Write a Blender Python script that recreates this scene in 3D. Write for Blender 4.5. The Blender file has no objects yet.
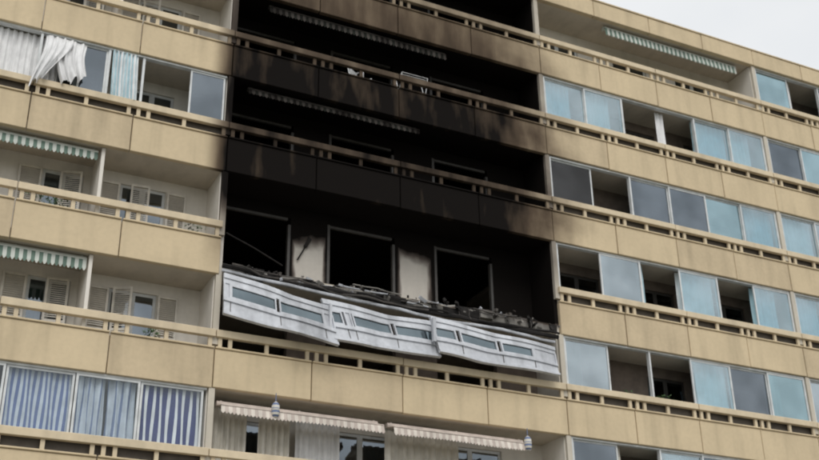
import bpy, bmesh, math, random
from mathutils import Vector, Matrix
random.seed(7)
scene=bpy.context.scene
COL=scene.collection

# ------------------------------------------------------------ materials
def newmat(name):
    m=bpy.data.materials.new(name); m.use_nodes=True
    nt=m.node_tree; b=nt.nodes['Principled BSDF']
    return m,nt,b
def L(nt,a,b): nt.links.new(a,b)
def mathn(nt,op,a,b=None,clamp=False):
    n=nt.nodes.new('ShaderNodeMath'); n.operation=op; n.use_clamp=clamp
    for i,v in enumerate((a,b)):
        if v is None: continue
        if isinstance(v,(int,float)): n.inputs[i].default_value=v
        else: L(nt,v,n.inputs[i])
    return n.outputs[0]
def maprange(nt,v,a,b,c,d):
    n=nt.nodes.new('ShaderNodeMapRange'); L(nt,v,n.inputs[0])
    for i,x in enumerate((a,b,c,d)): n.inputs[i+1].default_value=x
    n.interpolation_type='SMOOTHSTEP'
    return n.outputs[0]
def noise(nt,vec,scale,detail=4,sc=(1,1,1)):
    mp=nt.nodes.new('ShaderNodeMapping'); mp.inputs['Scale'].default_value=sc
    L(nt,vec,mp.inputs['Vector'])
    n=nt.nodes.new('ShaderNodeTexNoise'); n.inputs['Scale'].default_value=scale; n.inputs['Detail'].default_value=detail
    L(nt,mp.outputs[0],n.inputs['Vector']); return n.outputs['Fac']
def mixc(nt,f,a,b,mode='MIX'):
    n=nt.nodes.new('ShaderNodeMix'); n.data_type='RGBA'; n.blend_type=mode
    if isinstance(f,(int,float)): n.inputs[0].default_value=f
    else: L(nt,f,n.inputs[0])
    for i,v in ((6,a),(7,b)):
        if isinstance(v,tuple): n.inputs[i].default_value=(*v[:3],1)
        else: L(nt,v,n.inputs[i])
    return n.outputs[2]
def painted(name,base,gain=1.0,inner=False,rough=.8,dirt=.15,sootcol=(.0085,.0070,.0062)):
    """weathered paint; real smoke soot deposited around the burnt flat"""
    m,nt,b=newmat(name)
    g=nt.nodes.new('ShaderNodeNewGeometry'); pos=g.outputs['Position']
    s=nt.nodes.new('ShaderNodeSeparateXYZ'); L(nt,pos,s.inputs[0])
    n1=noise(nt,pos,.7,5); n2=noise(nt,pos,1.1,6,(1.8,1,.5)); n3=noise(nt,pos,9,4); n4=noise(nt,pos,1.1,3,(2.2,1,.3))
    dx=mathn(nt,'MULTIPLY',mathn(nt,'SUBTRACT',n1,.5),2.6)
    x=mathn(nt,'ADD',s.outputs[0],dx)
    if inner: gl=maprange(nt,s.outputs[0],7.0,7.05,0,1); gr=maprange(nt,s.outputs[0],16.5,16.56,1,0)
    else: gl=maprange(nt,s.outputs[0],6.5,7.2,0,1); gr=maprange(nt,x,14.2,18.0,1,0)
    gate=mathn(nt,'MULTIPLY',gl,gr)
    z=mathn(nt,'ADD',s.outputs[2],mathn(nt,'MULTIPLY',mathn(nt,'SUBTRACT',n1,.5),1.4))
    zz=mathn(nt,'DIVIDE',mathn(nt,'SUBTRACT',z,12.0),12.0,True)
    r=nt.nodes.new('ShaderNodeValToRGB'); L(nt,zz,r.inputs[0])
    stops=[(12.9,0),(13.4,.25),(14.2,.3),(15.0,1),(17.0,1.05),(18.2,.98),(19.6,.84),(21.0,.68),(22.6,.46),(23.9,.3)] if not inner else \
          [(12.9,0),(13.4,.12),(14.5,.10),(15.05,1),(17.0,1.0),(18.2,1),(19.6,1),(21.0,1),(22.6,.95),(23.9,.9)]
    e=r.color_ramp.elements
    e[0].position=(stops[0][0]-12)/12; e[0].color=(0,0,0,1)
    e[1].position=(stops[-1][0]-12)/12; v=stops[-1][1]; e[1].color=(v,v,v,1)
    for zc,v in stops[1:-1]:
        q=e.new((zc-12)/12); q.color=(v,v,v,1)
    f0=r.outputs[0]
    if inner:
        ex=maprange(nt,s.outputs[0],13.6,14.9,0,1); ez=maprange(nt,s.outputs[2],12.9,13.3,0,1)
        f0=mathn(nt,'MAXIMUM',f0,mathn(nt,'MULTIPLY',ex,ez))
        # charred edges round the blown-out openings
        for cx,wd in ((9.23,.13),(10.25,.12),(12.19,.13),(13.38,.22)):
            d=mathn(nt,'ABSOLUTE',mathn(nt,'SUBTRACT',mathn(nt,'ADD',s.outputs[0],mathn(nt,'MULTIPLY',mathn(nt,'SUBTRACT',n2,.5),.35)),cx))
            f0=mathn(nt,'MAXIMUM',f0,mathn(nt,'MULTIPLY',maprange(nt,d,0,wd*1.6,.9,0),ez))
    f=mathn(nt,'MULTIPLY',gate,f0)
    f=mathn(nt,'MULTIPLY',f,mathn(nt,'ADD',mathn(nt,'MULTIPLY',n2,1.05),.55 if not inner else .65))
    f=mathn(nt,'MULTIPLY',f,gain,True)
    st=maprange(nt,n4,.42,.8,1.0,1.0-dirt*1.2)
    st2=maprange(nt,n3,.3,.8,1.0,1.0-dirt*.4)
    st3=maprange(nt,n1,.3,.7,1.0-dirt*.6,1.0)
    stt=mathn(nt,'MULTIPLY',mathn(nt,'MULTIPLY',st,st2),st3)
    cc=nt.nodes.new('ShaderNodeCombineColor')
    for i in range(3): L(nt,stt,cc.inputs[i])
    c=mixc(nt,1.0,base,cc.outputs[0],'MULTIPLY')
    brown=mixc(nt,mathn(nt,'MULTIPLY',f,1.5,True),c,(base[0]*.36,base[1]*.31,base[2]*.30))
    c=mixc(nt,f,brown,sootcol)
    L(nt,c,b.inputs['Base Color']); b.inputs['Roughness'].default_value=rough
    L(nt,mathn(nt,'SUBTRACT',.35,mathn(nt,'MULTIPLY',f,.3)),b.inputs['Specular IOR Level'])
    bp=nt.nodes.new('ShaderNodeBump'); bp.inputs['Strength'].default_value=.12; bp.inputs['Distance'].default_value=.02
    L(nt,n3,bp.inputs['Height']); L(nt,bp.outputs[0],b.inputs['Normal'])
    return m
def plain(name,c,rough=.6,metal=0,var=.15,scale=4):
    m,nt,b=newmat(name)
    g=nt.nodes.new('ShaderNodeNewGeometry'); n=noise(nt,g.outputs['Position'],scale,5)
    col=mixc(nt,maprange(nt,n,.3,.7,0,1),tuple(v*(1-var) for v in c),tuple(min(1,v*(1+var)) for v in c))
    L(nt,col,b.inputs['Base Color']); b.inputs['Roughness'].default_value=rough; b.inputs['Metallic'].default_value=metal
    return m
def glass(name,tint,fac,refl=(.9,.97,1)):
    m=bpy.data.materials.new(name); m.use_nodes=True; nt=m.node_tree; nt.nodes.clear()
    o=nt.nodes.new('ShaderNodeOutputMaterial'); mx=nt.nodes.new('ShaderNodeMixShader')
    t=nt.nodes.new('ShaderNodeBsdfTransparent'); t.inputs[0].default_value=(*tint,1)
    gl=nt.nodes.new('ShaderNodeBsdfGlossy'); gl.inputs[0].default_value=(*refl,1); gl.inputs['Roughness'].default_value=.04
    g=nt.nodes.new('ShaderNodeNewGeometry'); n=noise(nt,g.outputs['Position'],.8,2)
    L(nt,maprange(nt,n,.3,.7,fac*.8,fac*1.2),mx.inputs[0]); L(nt,t.outputs[0],mx.inputs[1]); L(nt,gl.outputs[0],mx.inputs[2]); L(nt,mx.outputs[0],o.inputs[0])
    return m
M_panel=painted('panel_beige_paint',(.66,.535,.35),1.0,dirt=.16)
M_panel2=painted('panel_beige_paint_b',(.62,.50,.33),1.0,dirt=.2)
M_rail=painted('rail_beige_paint',(.70,.585,.41),.74,dirt=.16)
M_fin=painted('fin_paint',(.60,.55,.46),1.0,inner=False)
M_wall=painted('loggia_white_paint',(.76,.72,.65),1.25,inner=True,dirt=.12)
M_ceil=painted('loggia_ceiling_paint',(.58,.52,.43),1.5,inner=True,dirt=.15)
M_encl=plain('veranda_wall_dim',(.17,.135,.11),.9)  # dimness inside the glazed verandas is put into the wall colour
M_gapback=plain('recess_shade',(.10,.085,.07),.7)  # backing behind the rail gap, recess shade put into its dark colour
M_burn_dim=plain('charred_and_room_dark',(.012,.010,.009),.95,var=.5)  # charred parts; on the core its black stands in for unlit rooms
M_alu=plain('white_window_frame',(.62,.64,.64),.4,var=.1)
M_alud=plain('dark_window_frame',(.06,.055,.05),.5)
M_white=painted('collapsed_white_frame_paint',(.64,.66,.70),.5,dirt=.4,rough=.5)
M_glL=glass('glass_pale',(.72,.86,.90),.28)
M_glG=glass('glass_grey_blue',(.35,.41,.44),.22,(.74,.82,.90))
M_glB=glass('glass_brown',(.25,.22,.2),.08,(.8,.8,.8))
M_glT=glass('glass_teal',(.45,.58,.60),.48,(.64,.84,.90))
M_glP=glass('glass_silver',(.5,.58,.6),.46,(.74,.82,.86))
M_glD=glass('glass_collapsed',(.2,.25,.26),.30,(.6,.72,.78))
M_glC=glass('glass_clear',(.94,.96,.97),.05)
M_cur=plain('curtain_pale_blue',(.48,.64,.69),.9,var=.1)
M_curw=plain('curtain_white',(.76,.76,.76),.9,var=.08)
M_curc=plain('curtain_cream',(.66,.63,.56),.9,var=.1)
M_curb=plain('curtain_navy',(.025,.032,.15),.9,var=.1)
M_curb2=plain('curtain_blue',(.11,.15,.31),.9,var=.1)
M_curg=plain('curtain_grey',(.54,.58,.63),.9,var=.1)
M_curg2=plain('curtain_greyblue',(.14,.18,.30),.9,var=.1)
M_awg=painted('awning_green',(.15,.22,.18),.8,inner=True,dirt=.2)
M_aww=painted('awning_white',(.62,.65,.60),.72,inner=True,dirt=.2)
M_awc=plain('awning_cream',(.66,.60,.53),.9)
M_awp=plain('awning_taupe',(.50,.43,.38),.9)
M_conc=painted('broken_concrete',(.36,.34,.31),1.0,inner=True,rough=.95,dirt=.5)
M_rust=plain('bent_metal',(.07,.062,.055),.6,.3,var=.4)
M_shut=plain('shutter_white',(.66,.62,.55),.6)
M_wood=plain('wood_brown',(.10,.06,.035),.6)
M_roof=plain('roof_gravel',(.3,.3,.29),.95)
M_plas=plain('white_plastic',(.7,.7,.7),.4)
M_terra=plain('terracotta',(.35,.14,.07),.8)
M_leaf=plain('plant_leaf',(.05,.10,.03),.7,var=.4)

# ------------------------------------------------------------ mesh helpers
def empty(name,loc=(0,0,0)):
    o=bpy.data.objects.new(name,None); o.location=loc; COL.objects.link(o); o.empty_display_size=.2; return o
class MB:
    def __init__(s,name,mats,parent=None,bevel=0):
        s.name=name; s.mats=mats; s.parent=parent; s.bm=bmesh.new(); s.bevel=bevel
    def hexa(s,p,mi=0):
        v=[s.bm.verts.new(q) for q in p]
        for f in ((0,3,2,1),(4,5,6,7),(0,1,5,4),(1,2,6,5),(2,3,7,6),(3,0,4,7)):
            fc=s.bm.faces.new([v[i] for i in f]); fc.material_index=mi
    def box(s,x0,x1,y0,y1,z0,z1,mi=0,M=None):
        p=[Vector(q) for q in ((x0,y0,z0),(x1,y0,z0),(x1,y1,z0),(x0,y1,z0),(x0,y0,z1),(x1,y0,z1),(x1,y1,z1),(x0,y1,z1))]
        if M: p=[M@q for q in p]
        s.hexa(p,mi)
    def tube(s,pts,r,mi=0,n=7):
        pts=[Vector(p) for p in pts]; rings=[]
        for i,p in enumerate(pts):
            d=(pts[min(i+1,len(pts)-1)]-pts[max(i-1,0)]).normalized()
            a=d.orthogonal().normalized(); b=d.cross(a)
            rings.append([s.bm.verts.new(p+a*math.cos(t*2*math.pi/n)*r+b*math.sin(t*2*math.pi/n)*r) for t in range(n)])
        for i in range(len(rings)-1):
            for j in range(n):
                f=s.bm.faces.new([rings[i][j],rings[i][(j+1)%n],rings[i+1][(j+1)%n],rings[i+1][j]]); f.material_index=mi
        for rg in (rings[0],rings[-1]):
            f=s.bm.faces.new(rg); f.material_index=mi
    def sheet(s,fn,nu,nv,mif=lambda i,j:0):
        g=[[s.bm.verts.new(fn(i/nu,j/nv)) for j in range(nv+1)] for i in range(nu+1)]
        for i in range(nu):
            for j in range(nv):
                f=s.bm.faces.new([g[i][j],g[i+1][j],g[i+1][j+1],g[i][j+1]]); f.material_index=mif(i,j); f.smooth=True
    def done(s):
        bmesh.ops.recalc_face_normals(s.bm,faces=s.bm.faces)
        me=bpy.data.meshes.new(s.name); s.bm.to_mesh(me); s.bm.free()
        for m in s.mats: me.materials.append(m)
        o=bpy.data.objects.new(s.name,me); COL.objects.link(o)
        if s.parent: o.parent=s.parent
        if s.bevel:
            b=o.modifiers.new('b','BEVEL'); b.width=s.bevel; b.segments=1; b.limit_method='ANGLE'
        return o

# ------------------------------------------------------------ building layout
H=2.752; WH=1.39; D=1.2
def S(k): return 14.17+(3-k)*H     # top of handrail of storey k (0 = top floor)
SEC=[-11.8,-2.35,7.08,16.5,25.1,33.7]
ROWS=range(0,8)
bld=empty('apartment_building')
panels=MB('parapet_panels',[M_panel,M_panel2],bld,.012)
rails=MB('handrails',[M_rail],bld,.01)
posts=MB('rail_posts',[M_rail,M_gapback],bld)
slabs=MB('floor_slabs',[M_ceil],bld)
fins=MB('party_walls',[M_fin,M_wall],bld)
walls=MB('loggia_back_walls',[M_wall,M_encl],bld)
core=MB('building_core',[M_burn_dim],bld)
frames=MB('window_frames',[M_alu,M_alud],bld)
panes=MB('window_panes',[M_glL,M_glG,M_glB,M_glT,M_glC,M_glP],bld)

for k in ROWS:
    s=S(k)
    for i in range(5):
        slabs.box(SEC[i]+.09,SEC[i+1]-.09,.135,D+4.0,s-1.345,s-1.06)
    for i in range(5):
        a,b=SEC[i],SEC[i+1]
        burnt=(k==3 and i==2)
        npan=4; w=(b-a)/npan
        for j in range(npan):
            x0=a+j*w+.012; x1=a+(j+1)*w-.012
            if burnt: continue
            dy=random.uniform(-.008,.008); dz=random.uniform(-.012,.012)
            panels.box(x0,x1,dy,.13,s-1.36+dz,s-.45,random.choice((0,0,1)))
            panels.box(x0+.003,x1-.003,-.035+dy,.10,s-.447,s-.40,0)
            for px in (x0+.06,x0+.30,x0+w*.5,x1-.15):
                posts.box(px,px+.09,.005,.07,s-.398,s-.172,0)
        if not burnt:
            for j in range(2):
                ww=(b-a)/2
                rails.box(a+j*ww+.01,a+(j+1)*ww-.01,-.055+random.uniform(-.006,.006),.075,s-.17+random.uniform(-.006,.006),s-.0,0)
ENC={}
def enclosed(k,i): return (k,i) in ENC
# pane codes : C pale with curtain, G grey-blue, B brown, T teal, P silver, D open dark
ENC[(1,3)]='CCDDCC'; ENC[(2,3)]='BDGGTC'; ENC[(3,3)]='DPDCDC'; ENC[(4,3)]='PDDCGT'; ENC[(5,3)]='GDCGDC'; ENC[(6,3)]='CDGCTG'
ENC[(0,4)]='TDGCTG'; ENC[(1,4)]='GTCDCG'; ENC[(2,4)]='CPGDCC'; ENC[(3,4)]='CGDCTG'; ENC[(4,4)]='PCGDCC'; ENC[(5,4)]='CDGGTC'; ENC[(6,4)]='TCGDCC'
ENC[(2,1)]='x'; ENC[(5,1)]='x'; ENC[(6,1)]='GCDGCD'; ENC[(0,0)]='CCDGCC';ENC[(3,0)]='CDDGCC';ENC[(6,2)]='CCDDCG'

def curtain(name,x0,x1,y,z0,z1,mats,folds,amp=.035,pattern=None,fl=0,nv=10):
    nu=max(12,folds*8)
    mb=MB(name,mats)
    ph=random.uniform(0,6)
    def fn(u,v):
        a=amp*(1.0-.35*v)
        yy=y+a*math.sin(u*folds*2*math.pi+ph+.5*math.sin(v*3))+a*.4*math.sin(u*folds*4.7*math.pi+1)
        zz=z0+(z1-z0)*v
        xx=x0+(x1-x0)*u
        if fl:
            yy-=fl*math.sin((1-v)*math.pi*.6)*(0.5+.5*math.sin(u*5+ph))
            zz+=fl*.35*(1-v)*math.sin(u*7+ph)
            xx+=fl*.4*(1-v)**2
        return (xx,yy,zz)
    mb.sheet(fn,nu,nv,pattern or (lambda i,j:0))
    return mb.done()

def pane(x0,x1,z0,z1,y,mi,fw=.045,fm=0):
    frames.box(x0,x0+fw,y-.02,y+.02,z0,z1,fm); frames.box(x1-fw,x1,y-.02,y+.02,z0,z1,fm)
    frames.box(x0+fw,x1-fw,y-.018,y+.018,z0,z0+fw,fm); frames.box(x0+fw,x1-fw,y-.018,y+.018,z1-fw,z1,fm)
    if mi is not None:
        t=random.uniform(-.008,.008)
        panes.hexa([(x0+fw,y-.004-t,z0+fw),(x1-fw,y-.004+t,z0+fw),(x1-fw,y+.004+t,z0+fw),(x0+fw,y+.004-t,z0+fw),
                    (x0+fw,y-.004+t,z1-fw),(x1-fw,y-.004,z1-fw),(x1-fw,y+.004,z1-fw),(x0+fw,y+.004+t,z1-fw)],mi)

up=MB('veranda_upstands',[M_gapback],bld)
for (k,i),code in ENC.items():
    s=S(k); a=SEC[i]+.1; b=SEC[i+1]-.1
    up.box(a,b,.137,.20,s-1.05,s-.06)
    z0=s-.055; z1=s+WH-.005
    frames.box(a,b,.07,.20,z0,z0+.045,0); frames.box(a,b,.07,.20,z1-.045,z1-.001,0)
    if code=='x': continue
    frames.box(a,a+.04,.07,.2,z0+.045,z1-.045,0); frames.box(b-.04,b,.07,.2,z0+.045,z1-.045,0)
    w=(b-a)/6
    frames.box(a+w*2-.025,a+w*2+.025,.075,.19,z0+.045,z1-.045,0)
    frames.box(a+w*4-.025,a+w*4+.025,.075,.19,z0+.045,z1-.045,0)
    a+=.04; w=(b-.04-a)/len(code)
    for j,c in enumerate(code):
        x0=a+j*w; x1=x0+w; y=.10 if j%2 else .155
        jx=random.uniform(-.03,.05)
        if c=='D':
            if random.random()<.6: frames.box(x0+.0,x0+.035,.14,.17,z0+.045,z1-.045,1)
            if random.random()<.5: curtain('curtain',x0+.05,x0+random.uniform(.2,.4),.32,z0+.02,z1-.03,[random.choice((M_cur,M_curc,M_curw))],2,.03)
            continue
        mi={'C':0,'L':0,'G':1,'B':2,'T':3,'P':5}[c]
        pane(x0+.004+jx*.4,x1+.03,z0+.047,z1-.047,y,mi)
        if c=='C':
            r=random.random()
            curtain('curtain',x0+.05+(.25 if r<.25 else 0),x1-.02-(.35 if r>.7 else 0),.30,z0+.02,z1-.03,[random.choice((M_cur,M_cur,M_curw))],random.randint(4,7),.045)
        elif c in 'PT' and random.random()<.6:
            curtain('curtain',x0+.05,x0+w*.45,.30,z0+.02,z1-.03,[M_curw],3,.04)

for i,x in enumerate(SEC):
    for k in ROWS:
        s=S(k)
        fins.box(x-.09,x+.09,.134,D+.0,s-1.36,s+WH,1)
        fins.box(x-.07,x+.07,.03,.133,s-.33,s+WH-.004,0)
def wall_with_openings(x0,x1,y,z0,z1,ops,mi=0,th=.18):
    ops=sorted(ops); cx=x0
    for (a,b,oz0,oz1) in ops:
        walls.box(cx,a,y,y+th,z0,z1,mi)
        walls.box(a,b,y,y+th,oz1,z1,mi)
        if oz0>z0+.02: walls.box(a,b,y,y+th,z0,oz0,mi)
        cx=b
    walls.box(cx,x1,y,y+th,z0,z1,mi)
for k in ROWS:
    s=S(k); z0=s-1.06; z1=s+WH+.015
    for i in range(5):
        a,b=SEC[i]+.09,SEC[i+1]-.09
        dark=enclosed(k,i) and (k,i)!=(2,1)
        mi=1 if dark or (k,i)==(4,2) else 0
        if i==2: ops=[(7.2,9.23,z0,s+1.10),(10.25,12.19,z0,s+1.12),(13.38,15.18,z0,s+1.12)]
        elif i==1: ops=[(a+.9,a+2.3,z0,s+1.1),(3.0,3.95,z0,s+1.12),(4.83,5.95,z0,s+1.12)]
        else:
            w=b-a; ops=[(a+w*.08,a+w*.26,z0,s+1.1),(a+w*.42,a+w*.58,z0,s+1.1),(a+w*.72,a+w*.9,z0,s+1.1)]
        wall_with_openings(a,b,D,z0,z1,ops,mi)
        for t in (.33,.66):
            walls.box(a+(b-a)*t-.05,a+(b-a)*t+.05,D+.19,D+3.9,z0,z1,mi)
        if (k,i)==(4,2): continue
        if not(i==2 and k<=3):
            for (oa,ob,_,oz) in ops:
                y=D+.08; mid=(oa+ob)/2
                for (p,q) in ((oa,mid),(mid,ob)):
                    pane(p,q,z0+.02,oz,y,2 if dark else 1,.07,1 if dark else 0)  # enclosed bays: indoor shade carried by darker frames and glass
        else:
            for (oa,ob,_,oz) in ops:
                frames.box(oa,oa+.07,D-.01,D+.1,z0,oz,1); frames.box(ob-.07,ob,D-.01,D+.1,z0,oz-.2,1)
                frames.box(oa+.07,ob-.07,D+.02,D+.09,oz-.07,oz,1)
core.box(SEC[0]+.0,SEC[-1]-.0,D+4.01,D+4.2,0.2,24.2)  # near-black sheet behind every room, room darkness painted as colour
coreo=MB('building_rear_block',[M_panel],bld); coreo.box(SEC[0],SEC[-1],D+4.21,D+12,0,24.2); 
coreo.box(SEC[0]-.2,SEC[0]-.092,.14,D+12,0,24.2); coreo.box(SEC[-1]+.092,SEC[-1]+.2,.14,D+12,0,24.2)
coreo.box(SEC[0],SEC[-1],.14,.5,.0,S(7)-1.365); coreo.done()
zr=S(0)+WH
roof=MB('roof_edge',[M_panel,M_ceil,M_roof],bld,.01)
for i in range(5):
    a,b=SEC[i],SEC[i+1]; w=(b-a)/4
    for j in range(4):
        roof.box(a+j*w+.01,a+(j+1)*w-.01,-.03+random.uniform(-.005,.005),.13,zr+.0,zr+.60,0)
roof.box(SEC[0]-.2,SEC[-1]+.2,.135,D+12,zr+.02,zr+.3,1)
roof.box(SEC[0]-.2,SEC[-1]+.2,-.06,.2,zr+.603,zr+.66,0)
roof.box(SEC[0]-.2,SEC[-1]+.2,.205,D+12,zr+.305,zr+.4,2)
roof.done()

# ----- left section, storey 2 glazing with blown curtains
s=S(2); z0=s-.01; z1=s+WH-.05
for x in (.95,2.42,4.03,4.87):
    frames.box(x-.03,x+.03,.09,.17,z0,z1,0)
pane(6.05,6.95,z0,z1,.12,1); pane(3.35,4.0,z0,z1,.16,1); pane(-2.2,-.6,z0,z1,.12,0); pane(-.6,.92,z0,z1,.16,0)
curtain('curtain',.98,2.5,.26,z0,z1,[M_curw],10,.05)
curtain('curtain',2.5,2.9,.24,z0,z1,[M_curw],3,.05)
def blown(xl,xr,bl,br,y,zb,zt,folds,out,ph):
    """curtain hanging out of the open window over the rail"""
    mb=MB('curtain',[M_curw])
    def fn(u,v):
        t=1-v
        e=t**1.4
        x0=xl+(bl-xl)*e; x1=xr+(br-xr)*e
        a=.025+.045*t
        yy=y-out*math.sin(min(1,t*1.1)*math.pi*.5)+a*math.sin(u*folds*6.28+ph+t*1.2)+a*.5*math.sin(u*folds*11+ph*2-t*2)
        zz=zt-(zt-zb)*t*(1-.22*u+.06*math.sin(u*folds*4+ph))-.06*math.sin(u*math.pi)*v*t*4
        return (x0+(x1-x0)*u+.03*math.sin(t*5+ph),yy,zz)
    mb.sheet(fn,folds*12,18); return mb.done()
blown(2.50,3.15,2.28,2.62,.08,s-.25,z1-.02,4,.22,.5)
blown(2.75,3.45,2.95,3.50,.10,s+.0,z1-.03,4,.16,2.1)
curtain('curtain',4.1,4.72,.08,s-.02,z1,[M_cur,M_curw],6,.06,lambda i,j:(i//3)%2,fl=.1)
# ----- left section, storey 5 striped curtains
s=S(5); z0=s-.01; z1=s+WH-.05
xs=[-2.2,-.8,.0,1.3,2.70,4.12,5.51,6.93]
for j in range(len(xs)-1):
    pane(xs[j]+.01,xs[j+1]-.01,z0,z1,.10 if j%2 else .13,4,.05)
def cstripe(x0,x1,nst,mats,amp,duty=4,fr=.5):
    mb=MB('curtain',mats); nu=nst*8; ph=random.uniform(0,6)
    def fn(u,v): return (x0+(x1-x0)*u+.014*math.sin(v*4+u*20),.24+amp*math.sin(u*nst*math.pi*fr+ph)*(1.1-.3*v),z0+.02+(z1-z0-.04)*v)
    mb.sheet(fn,nu,4,lambda i,j:1 if (i%8)<duty else 0); return mb.done()
cstripe(2.74,4.08,12,[M_curg,M_curb2],.03,4)
cstripe(4.2,4.8,5,[M_curg,M_curg2],.05,2,1.1); cstripe(4.84,5.45,4,[M_curg,M_curg2],.06,2,1.3)
cstripe(5.56,6.88,8,[M_curw,M_curb],.03,5)
cstripe(1.3,2.6,9,[M_curg,M_curb2],.03,4)
for k in (1,3,4):
    s=S(k)
    walls.box(4.12,4.2,.15,D,s-1.06,s+WH,0)
def shutter(x0,x1,y,z0,z1,ang=0):
    mb=MB('window_shutter',[M_shut]); w=x1-x0
    M=Matrix.Translation((x0,y,0))@Matrix.Rotation(ang,4,'Z')
    mb.box(0,.05,-.02,.02,z0,z1,0,M); mb.box(w-.05,w,-.02,.02,z0,z1,0,M)
    for zz in (z0,(z0+z1)/2-.03,z1-.06): mb.box(.05,w-.05,-.019,.019,zz,zz+.06,0,M)
    z=z0+.08
    while z<z1-.09:
        if abs(z-(z0+z1)/2)>.06:
            mb.hexa([M@Vector(q) for q in ((.05,-.016,z),(w-.05,-.016,z),(w-.05,.012,z+.03),(.05,.012,z+.03),(.05,-.016,z+.008),(w-.05,-.016,z+.008),(w-.05,.012,z+.038),(.05,.012,z+.038))])
        z+=.05
    return mb.done()
for k in (3,4,1,6):
    s=S(k); zz0=s-1.0; zz1=s+1.1
    if (k,1) in ENC: continue
    q=.12 if k==3 else -.05
    shutter(4.35,4.82,D-.05,zz0,zz1); shutter(4.95+q,5.4+q,D-.12,zz0,zz1,-.35+q*2); shutter(5.97,6.45,D-.05,zz0,zz1)
    shutter(2.45,2.98,D-.05,zz0,zz1); shutter(3.4,3.9,D-.1,zz0,zz1,-.15-q)

# ------------------------------------------------------------ awnings
def awning(x0,x1,y,z,hgt=.26,mats=None,out=.0):
    mb=MB('awning',mats or [M_awg,M_aww])
    st=.085; n=int((x1-x0)/st); nd=6
    mb.tube([(x0,y+.1,z-.07),(x1,y+.1,z-.07)],.065,1,10)
    for i in range(n):
        xa=x0+i*(x1-x0)/n; xb=x0+(i+1)*(x1-x0)/n; mi=i%2
        y1=y-out; zt=z-.10-out*.35
        v=[(xa,y+.08,z-.12),(xb,y+.08,z-.12),(xb,y1,zt),(xa,y1,zt)]
        f=mb.bm.faces.new([mb.bm.verts.new(q) for q in v]); f.material_index=mi
        sw=.02*math.sin(xa*2.1)
        pts=[(xa,y1-.004,zt),(xb,y1-.004,zt)]
        low=[(xb+(xa-xb)*t/nd, y1-.02-.05*(hgt)+sw, zt-hgt*.8-hgt*.22*math.sin(math.pi*t/nd)+sw) for t in range(nd+1)]
        f=mb.bm.faces.new([mb.bm.verts.new(q) for q in pts+low]); f.material_index=mi
    mb.tube([(x0,y-out-.004,z-.105-out*.35),(x1,y-out-.004,z-.105-out*.35)],.018,1,6)
    for x in (x0+.1,(x0+x1)/2,x1-.1):
        mb.box(x-.02,x+.02,y+.06,y+.3,z-.06,z-.0,1)
    return mb.done()
awning(1.2,4.05,.22,S(3)+WH,.25); awning(1.0,4.08,.22,S(4)+WH,.30)
awning(8.06,13.4,.20,S(1)+WH-.02,.22); awning(7.6,12.5,.20,S(2)+WH-.02,.16)
awning(19.2,24.5,.22,S(0)+WH,.32)
awning(8.0,13.0,.20,S(0)+WH-.02,.18)
awning(7.25,11.2,.12,S(5)+WH-.22,.20,[M_awc,M_awp],.30)
awning(11.45,15.2,.12,S(5)+WH-.22,.20,[M_awc,M_awp],.30)

def lantern(x,y,z):
    mb=MB('hanging_lantern',[M_curc,M_curg2]);
    prof=[(.02,.0),(.06,-.03),(.09,-.09),(.09,-.15),(.10,-.17),(.09,-.21),(.095,-.26),(.08,-.31),(.05,-.35),(.02,-.37)]
    n=14
    rings=[[mb.bm.verts.new((x+r*math.cos(t*2*math.pi/n),y+r*math.sin(t*2*math.pi/n),z+h)) for t in range(n)] for r,h in prof]
    for i in range(len(rings)-1):
        for j in range(n):
            f=mb.bm.faces.new([rings[i][j],rings[i][(j+1)%n],rings[i+1][(j+1)%n],rings[i+1][j]]); f.material_index=i%2
    mb.tube([(x,y,z-.01),(x,y,z+.2)],.01,1,5)
    mb.done()
lantern(8.5,-.22,S(5)+WH-.22); lantern(15.1,-.22,S(5)+WH-.25)
s=S(5)
curtain('curtain',7.3,8.1,.5,s-1.0,s+1.1,[M_curc],6,.06)
curtain('curtain',8.35,9.1,.5,s-1.0,s+1.1,[M_curc],5,.06)
curtain('curtain',9.3,10.4,.6,s-1.0,s+1.1,[M_curw],7,.05)
curtain('curtain',11.6,13.6,.6,s-1.0,s+1.1,[M_curc],10,.05)

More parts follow.
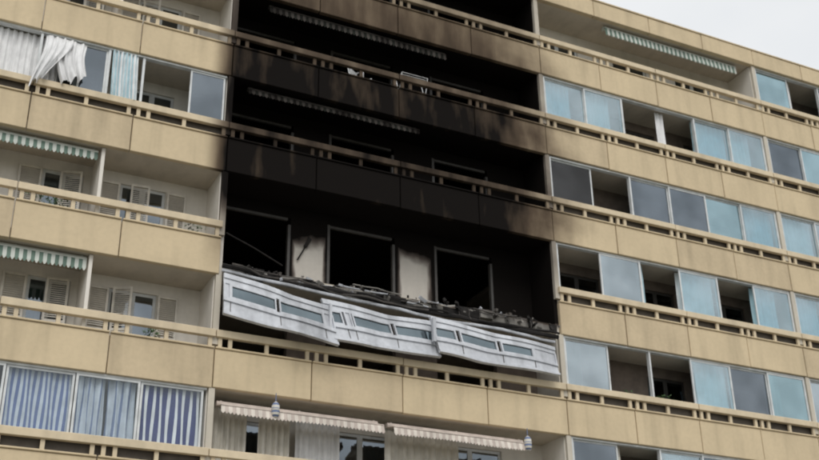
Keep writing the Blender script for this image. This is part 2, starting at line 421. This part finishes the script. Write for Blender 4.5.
# ------------------------------------------------------------ collapsed glazing of storey 4
cf=empty('collapsed_window_frame')
def seg(name,tl,tr,br,bl,splits,sag,bow,ph=0):
    tl,tr,br,bl=map(Vector,(tl,tr,br,bl))
    fr=MB(name,[M_white,M_alu,M_alud,M_burn_dim],cf); gl=MB(name+'_glass',[M_glD],cf)
    nrm=((tr-tl).cross(bl-tl)).normalized()
    if nrm.y>0: nrm=-nrm
    def P(u,v,w):
        p=(tl*(1-u)*(1-v)+tr*u*(1-v)+br*u*v+bl*(1-u)*v)
        bend=sag*math.sin(math.pi*u)+.012*math.sin(u*9+ph)
        kink=.05*abs(math.sin(u*5+ph*1.7+v))
        p=p+Vector((0,0,-bend))+nrm*(w+bow*math.sin(math.pi*u)*math.sin(math.pi*v)+.015*math.sin(u*7+v*3+ph)+kink)
        return p
    def bx(t,u0,u1,v0,v1,w0,w1,mi=0):
        n=max(1,int((u1-u0)/.05))
        for i in range(n):
            a=u0+(u1-u0)*i/n; b=u0+(u1-u0)*(i+1)/n
            t.hexa([P(a,v1,w0),P(b,v1,w0),P(b,v1,w1),P(a,v1,w1),P(a,v0,w0),P(b,v0,w0),P(b,v0,w1),P(a,v0,w1)],mi)
    bx(fr,0,1,0,.12,-.03,.05)
    bx(fr,0,1,.122,.24,-.03,.02)
    bx(fr,0,1,.60,.68,-.03,.05)
    bx(fr,0,1,.682,.93,-.03,.012)
    bx(fr,0,1,.932,1.0,-.03,.06)
    for (u0,u1,glz) in splits:
        bx(fr,u0,u0+.012,.242,.598,-.03,.04); bx(fr,u1-.012,u1,.242,.598,-.03,.04)
        if glz:
            bx(fr,u0+.012,u1-.012,.242,.29,-.02,.03); bx(fr,u0+.012,u1-.012,.55,.598,-.02,.03)
            bx(gl,u0+.012,u1-.012,.29,.55,-.005,.0,0)
        else: bx(fr,u0+.012,u1-.012,.242,.598,-.03,.0)
    for (u0,u1,g) in splits: bx(fr,u0-.003,u0+.003,.682,.93,.012,.02,2)
    fr.done(); gl.done()
seg('leaf_a',(7.14,-.12,12.78),(9.75,-.24,12.30),(9.9,-.46,11.30),(7.10,-.34,11.66),[(.0,.06,0),(.06,.47,1),(.50,.90,1),(.90,1,0)],.0,.03)
seg('leaf_b',(9.55,-.14,12.54),(12.62,-.12,12.40),(12.65,-.36,11.44),(9.80,-.38,11.46),[(.0,.14,1),(.16,.22,0),(.23,.57,1),(.60,.96,1)],.04,.03,2)
seg('leaf_c',(12.45,-.20,12.52),(16.12,-.13,12.30),(16.08,-.34,11.46),(12.55,-.44,11.50),[(.0,.17,1),(.2,.50,1),(.53,.80,1),(.80,1.0,0)],.02,.04,4)
tr=MB('bent_trim',[M_white,M_rust,M_burn_dim],cf)
def wavy(x0,x1,y,za,zb,r,mi,amp=.04,n=22):
    ph=random.uniform(0,6)
    tr.tube([(x0+(x1-x0)*i/n,y+amp*math.sin(i*.9+ph)+random.uniform(-.02,.02),za+(zb-za)*i/n-.05*math.sin(math.pi*i/n)+amp*.4*math.sin(i*.7+ph*2)+random.uniform(-.012,.012)) for i in range(n+1)],r,mi,6)
wavy(7.1,16.2,-.14,12.86,12.50,.04,0)
wavy(7.1,16.3,-.08,12.98,12.66,.055,2)
wavy(7.3,12.4,-.18,13.00,12.72,.025,1,.07)
wavy(10.5,16.3,-.12,12.86,12.74,.03,2,.06)
tr.box(12.40,12.48,-.50,-.40,11.8,12.42); tr.box(9.68,9.74,-.44,-.32,11.6,12.35)
tr.done()

# ------------------------------------------------------------ debris on the torn slab of storey 3
db=MB('rubble',[M_conc,M_burn_dim,M_rust,M_white])
sf=S(3)-1.06
for i in range(130):
    x=random.uniform(7.2,16.4); y=random.gauss(.06,.12); 
    sz=random.uniform(.015,.055)
    z=(sf+random.uniform(0,.03)) if y>.1 else sf-random.uniform(0,.25)
    M=Matrix.Translation((x,y,z))@Matrix.Rotation(random.uniform(0,3),4,Vector((random.random(),random.random(),random.random()+.1)))
    a,b,c=sz*random.uniform(.6,2.6),sz*random.uniform(.4,1),sz*random.uniform(.3,.9)
    p=[M@(Vector(q)+Vector((random.uniform(-.2,.2)*a,random.uniform(-.2,.2)*b,random.uniform(-.2,.2)*c))) for q in ((-a,-b,-c),(a,-b,-c),(a,b,-c),(-a,b,-c),(-a,-b,c),(a,-b,c),(a,b,c),(-a,b,c))]
    db.hexa(p,random.choice((0,0,0,0,1,1,2,3)))
for i in range(24):
    x=random.uniform(7.3,14.6); y=random.uniform(-.10,.10); z=sf+random.uniform(-.22,.0)
    l=random.uniform(.5,1.6); pts=[Vector((x,y,z))]
    for q in range(4): pts.append(pts[-1]+Vector((l/4,random.uniform(-.05,.04),random.uniform(-.05,.02))))
    db.tube(pts,random.uniform(.008,.022),random.choice((1,2,2,0,3)),5)
for i in range(10):
    x=random.uniform(7.4,16.0); pts=[Vector((x,.0,sf-.05))]
    for q in range(3): pts.append(pts[-1]+Vector((random.uniform(-.12,.12),random.uniform(-.08,.0),-random.uniform(.05,.14))))
    db.tube(pts,.009,2,5)
db.done()
ns=MB('torn_slab_edge',[M_conc,M_burn_dim],bld); x=7.17
while x<16.35:
    w=random.uniform(.10,.45); w=min(w,16.41-x)
    ns.box(x,x+w-.004,random.uniform(-.04,.08),.134,sf-.29+random.uniform(0,.06),sf-random.uniform(.0,.10),random.choice((0,0,1))); x+=w
ns.done()
bp=MB('charred_timber',[M_burn_dim,M_wood,M_conc])
for (a,b,r,m) in [((7.3,.4,14.1),(8.9,.8,13.7),.02,0),((9.42,D-.05,14.1),(9.72,D-.06,14.8),.02,0),((9.75,1.15,14.75),(9.62,1.15,14.5),.05,0)]:
    bp.tube([a,tuple((a[i]+b[i])/2+random.uniform(-.04,.04) for i in range(3)),b],r,m,6)
bp.done()

# ------------------------------------------------------------ balcony things
def chair(x,y,z,rot=0,mat=M_plas,tipped=False):
    M=Matrix.Translation((x,y,z))@Matrix.Rotation(rot,4,'Z')
    mb=MB('garden_chair',[mat])
    for sx in (-.22,.22):
        mb.tube([M@Vector((sx,-.2,0)),M@Vector((sx*.95,-.2,.62)),M@Vector((sx,.2,.64))],.018)
        mb.tube([M@Vector((sx,.24,0)),M@Vector((sx*.95,.2,.45)),M@Vector((sx*.9,.3,.92))],.018)
    mb.box(-.21,.21,-.2,.2,.42,.45,0,M)
    for i in range(5): mb.box(-.17+i*.075,-.13+i*.075,.24,.26,.48,.92,0,M)
    mb.tube([M@Vector((-.2,.3,.92)),M@Vector((.2,.3,.92))],.02)
    mb.done()
chair(10.9,.55,S(1)-.62,.6)
tb=MB('balcony_table',[M_wood]); tb.box(10.5,11.3,.2,.95,S(1)-.66,S(1)-.625)
for px in (10.53,11.23):
    for py in (.23,.88): tb.box(px,px+.04,py,py+.04,S(1)-1.06,S(1)-.661)
tb.done()
def airer(x,y,z):
    mb=MB('clothes_airer',[M_plas]); 
    for sx in (0,.8):
        mb.tube([(x+sx,y-.25,z),(x+sx+.0,y+.2,z+1.35)],.013); mb.tube([(x+sx,y+.25,z),(x+sx,y-.2,z+1.35)],.013)
    for i in range(5): mb.tube([(x,y-.2+i*.1,z+1.35),(x+.8,y-.2+i*.1,z+1.35)],.009)
    mb.done()
airer(12.0,.42,S(1)-1.06)
def pot(x,y,z,hh=.5):
    e=empty('potted_plant'); mb=MB('pot',[M_terra],e)
    n=12; prof=[(.09,0),(.13,.2),(.15,.21),(.15,.25),(.12,.25)]
    rr=[[mb.bm.verts.new((x+r*math.cos(t*2*math.pi/n),y+r*math.sin(t*2*math.pi/n),z+h)) for t in range(n)] for r,h in prof]
    for i in range(len(rr)-1):
        for j in range(n): mb.bm.faces.new([rr[i][j],rr[i][(j+1)%n],rr[i+1][(j+1)%n],rr[i+1][j]])
    mb.bm.faces.new(rr[-1]); mb.bm.faces.new(rr[0]); 
    mb.box(x-.14,x+.14,y-.14,y+.14,z-.44,z-.002)
    mb.done()
    lf=MB('leaves',[M_leaf],e)
    for i in range(90):
        d=Vector((random.gauss(0,.11),random.gauss(0,.09),random.uniform(0,hh))); c=Vector((x,y,z+.25))+d
        a=Vector((random.gauss(0,1),random.gauss(0,1),random.gauss(0,1))).normalized()*.05; b=a.orthogonal().normalized()*.02
        lf.bm.faces.new([lf.bm.verts.new(c-a),lf.bm.verts.new(c+b),lf.bm.verts.new(c+a),lf.bm.verts.new(c-b)])
    lf.done()
pot(2.9,.32,S(3)-.62,.45); pot(3.3,.32,S(3)-.62,.35); pot(6.5,.4,S(3)-.62,.5); pot(18.6,.38,S(4)-.35,.3); pot(20.0,.38,S(4)-.35,.35); pot(5.7,.35,S(4)-.62,.4)
chair(6.1,.6,S(3)-1.06,.2,M_wood)

for b in (panels,rails,posts,slabs,fins,walls,core,frames,panes,up): b.done()

# ------------------------------------------------------------ ground, road
def sheet(name,x0,x1,y0,y1,z,mat,th=.0):
    mb=MB(name,[mat])
    if th: mb.box(x0,x1,y0,y1,z-th,z)
    else: mb.bm.faces.new([mb.bm.verts.new(q) for q in ((x0,y0,z),(x1,y0,z),(x1,y1,z),(x0,y1,z))])
    return mb.done()
sheet('ground',-900,900,-900,900,0,plain('ground_grass',(.12,.12,.08),.95,var=.4,scale=.8))
sheet('road',-300,300,-19,-11,.004,plain('asphalt',(.05,.05,.052),.9,var=.3,scale=3))
sheet('pavement',-300,300,-10.8,-4,.125,plain('paving',(.30,.29,.27),.9,scale=2),.12)
sheet('pavement',-300,300,-30,-19.2,.125,plain('paving_b',(.30,.29,.27),.9,scale=2),.12)
mk=MB('lane_marking',[plain('road_paint',(.75,.75,.72),.7)])
for i in range(-30,30):
    mk.bm.faces.new([mk.bm.verts.new(q) for q in ((i*6,-15.06,.008),(i*6+3,-15.06,.008),(i*6+3,-14.94,.008),(i*6,-14.94,.008))])
mk.done()

# ------------------------------------------------------------ sky, sun
w=bpy.data.worlds.new('World'); scene.world=w; w.use_nodes=True; nt=w.node_tree
bg=nt.nodes['Background']
sk=nt.nodes.new('ShaderNodeTexSky'); sk.sky_type='NISHITA'; sk.sun_disc=False
EL,AZ=math.radians(48),math.radians(195)
sk.sun_elevation=EL; sk.sun_rotation=AZ; sk.air_density=1.5; sk.dust_density=5
hs=nt.nodes.new('ShaderNodeHueSaturation'); hs.inputs['Saturation'].default_value=.25; hs.inputs['Value'].default_value=.1
L(nt,sk.outputs[0],hs.inputs['Color'])
tc=nt.nodes.new('ShaderNodeTexCoord'); cn=noise(nt,tc.outputs['Generated'],1.8,5,(1,1,2))
cl=mixc(nt,maprange(nt,cn,.35,.65,0,1),(.84,.87,.90),(.97,.98,.99))
L(nt,mixc(nt,.90,hs.outputs[0],cl),bg.inputs['Color']); bg.inputs['Strength'].default_value=1.0
sd=bpy.data.lights.new('sun','SUN'); sd.energy=1.45; sd.angle=math.radians(30); sd.color=(1,.975,.94)
so=bpy.data.objects.new('sun',sd); COL.objects.link(so)
dirv=Vector((math.sin(AZ)*math.cos(EL),math.cos(AZ)*math.cos(EL),math.sin(EL)))
so.rotation_euler=dirv.to_track_quat('Z','Y').to_euler(); so.location=(0,-20,40)

# ------------------------------------------------------------ camera
cd=bpy.data.cameras.new('camera'); cam=bpy.data.objects.new('camera',cd); COL.objects.link(cam)
F=Vector((.402,.8013,.4429)).normalized(); U=Vector((-.1836,-.4034,.8964)); Rr=F.cross(U).normalized(); U=Rr.cross(F).normalized()
m=Matrix((Rr,U,-F)).transposed().to_4x4(); m.translation=(0,-24,1.7); cam.matrix_world=m
cd.sensor_width=36; cd.lens=51.03; cd.clip_end=3000; cd.clip_start=.1
cd.dof.use_dof=True; cd.dof.focus_distance=12.0; cd.dof.aperture_fstop=2.4   # slightly soft video lens
scene.camera=cam
scene.view_settings.view_transform='Standard'; scene.view_settings.look='None'; scene.view_settings.exposure=0
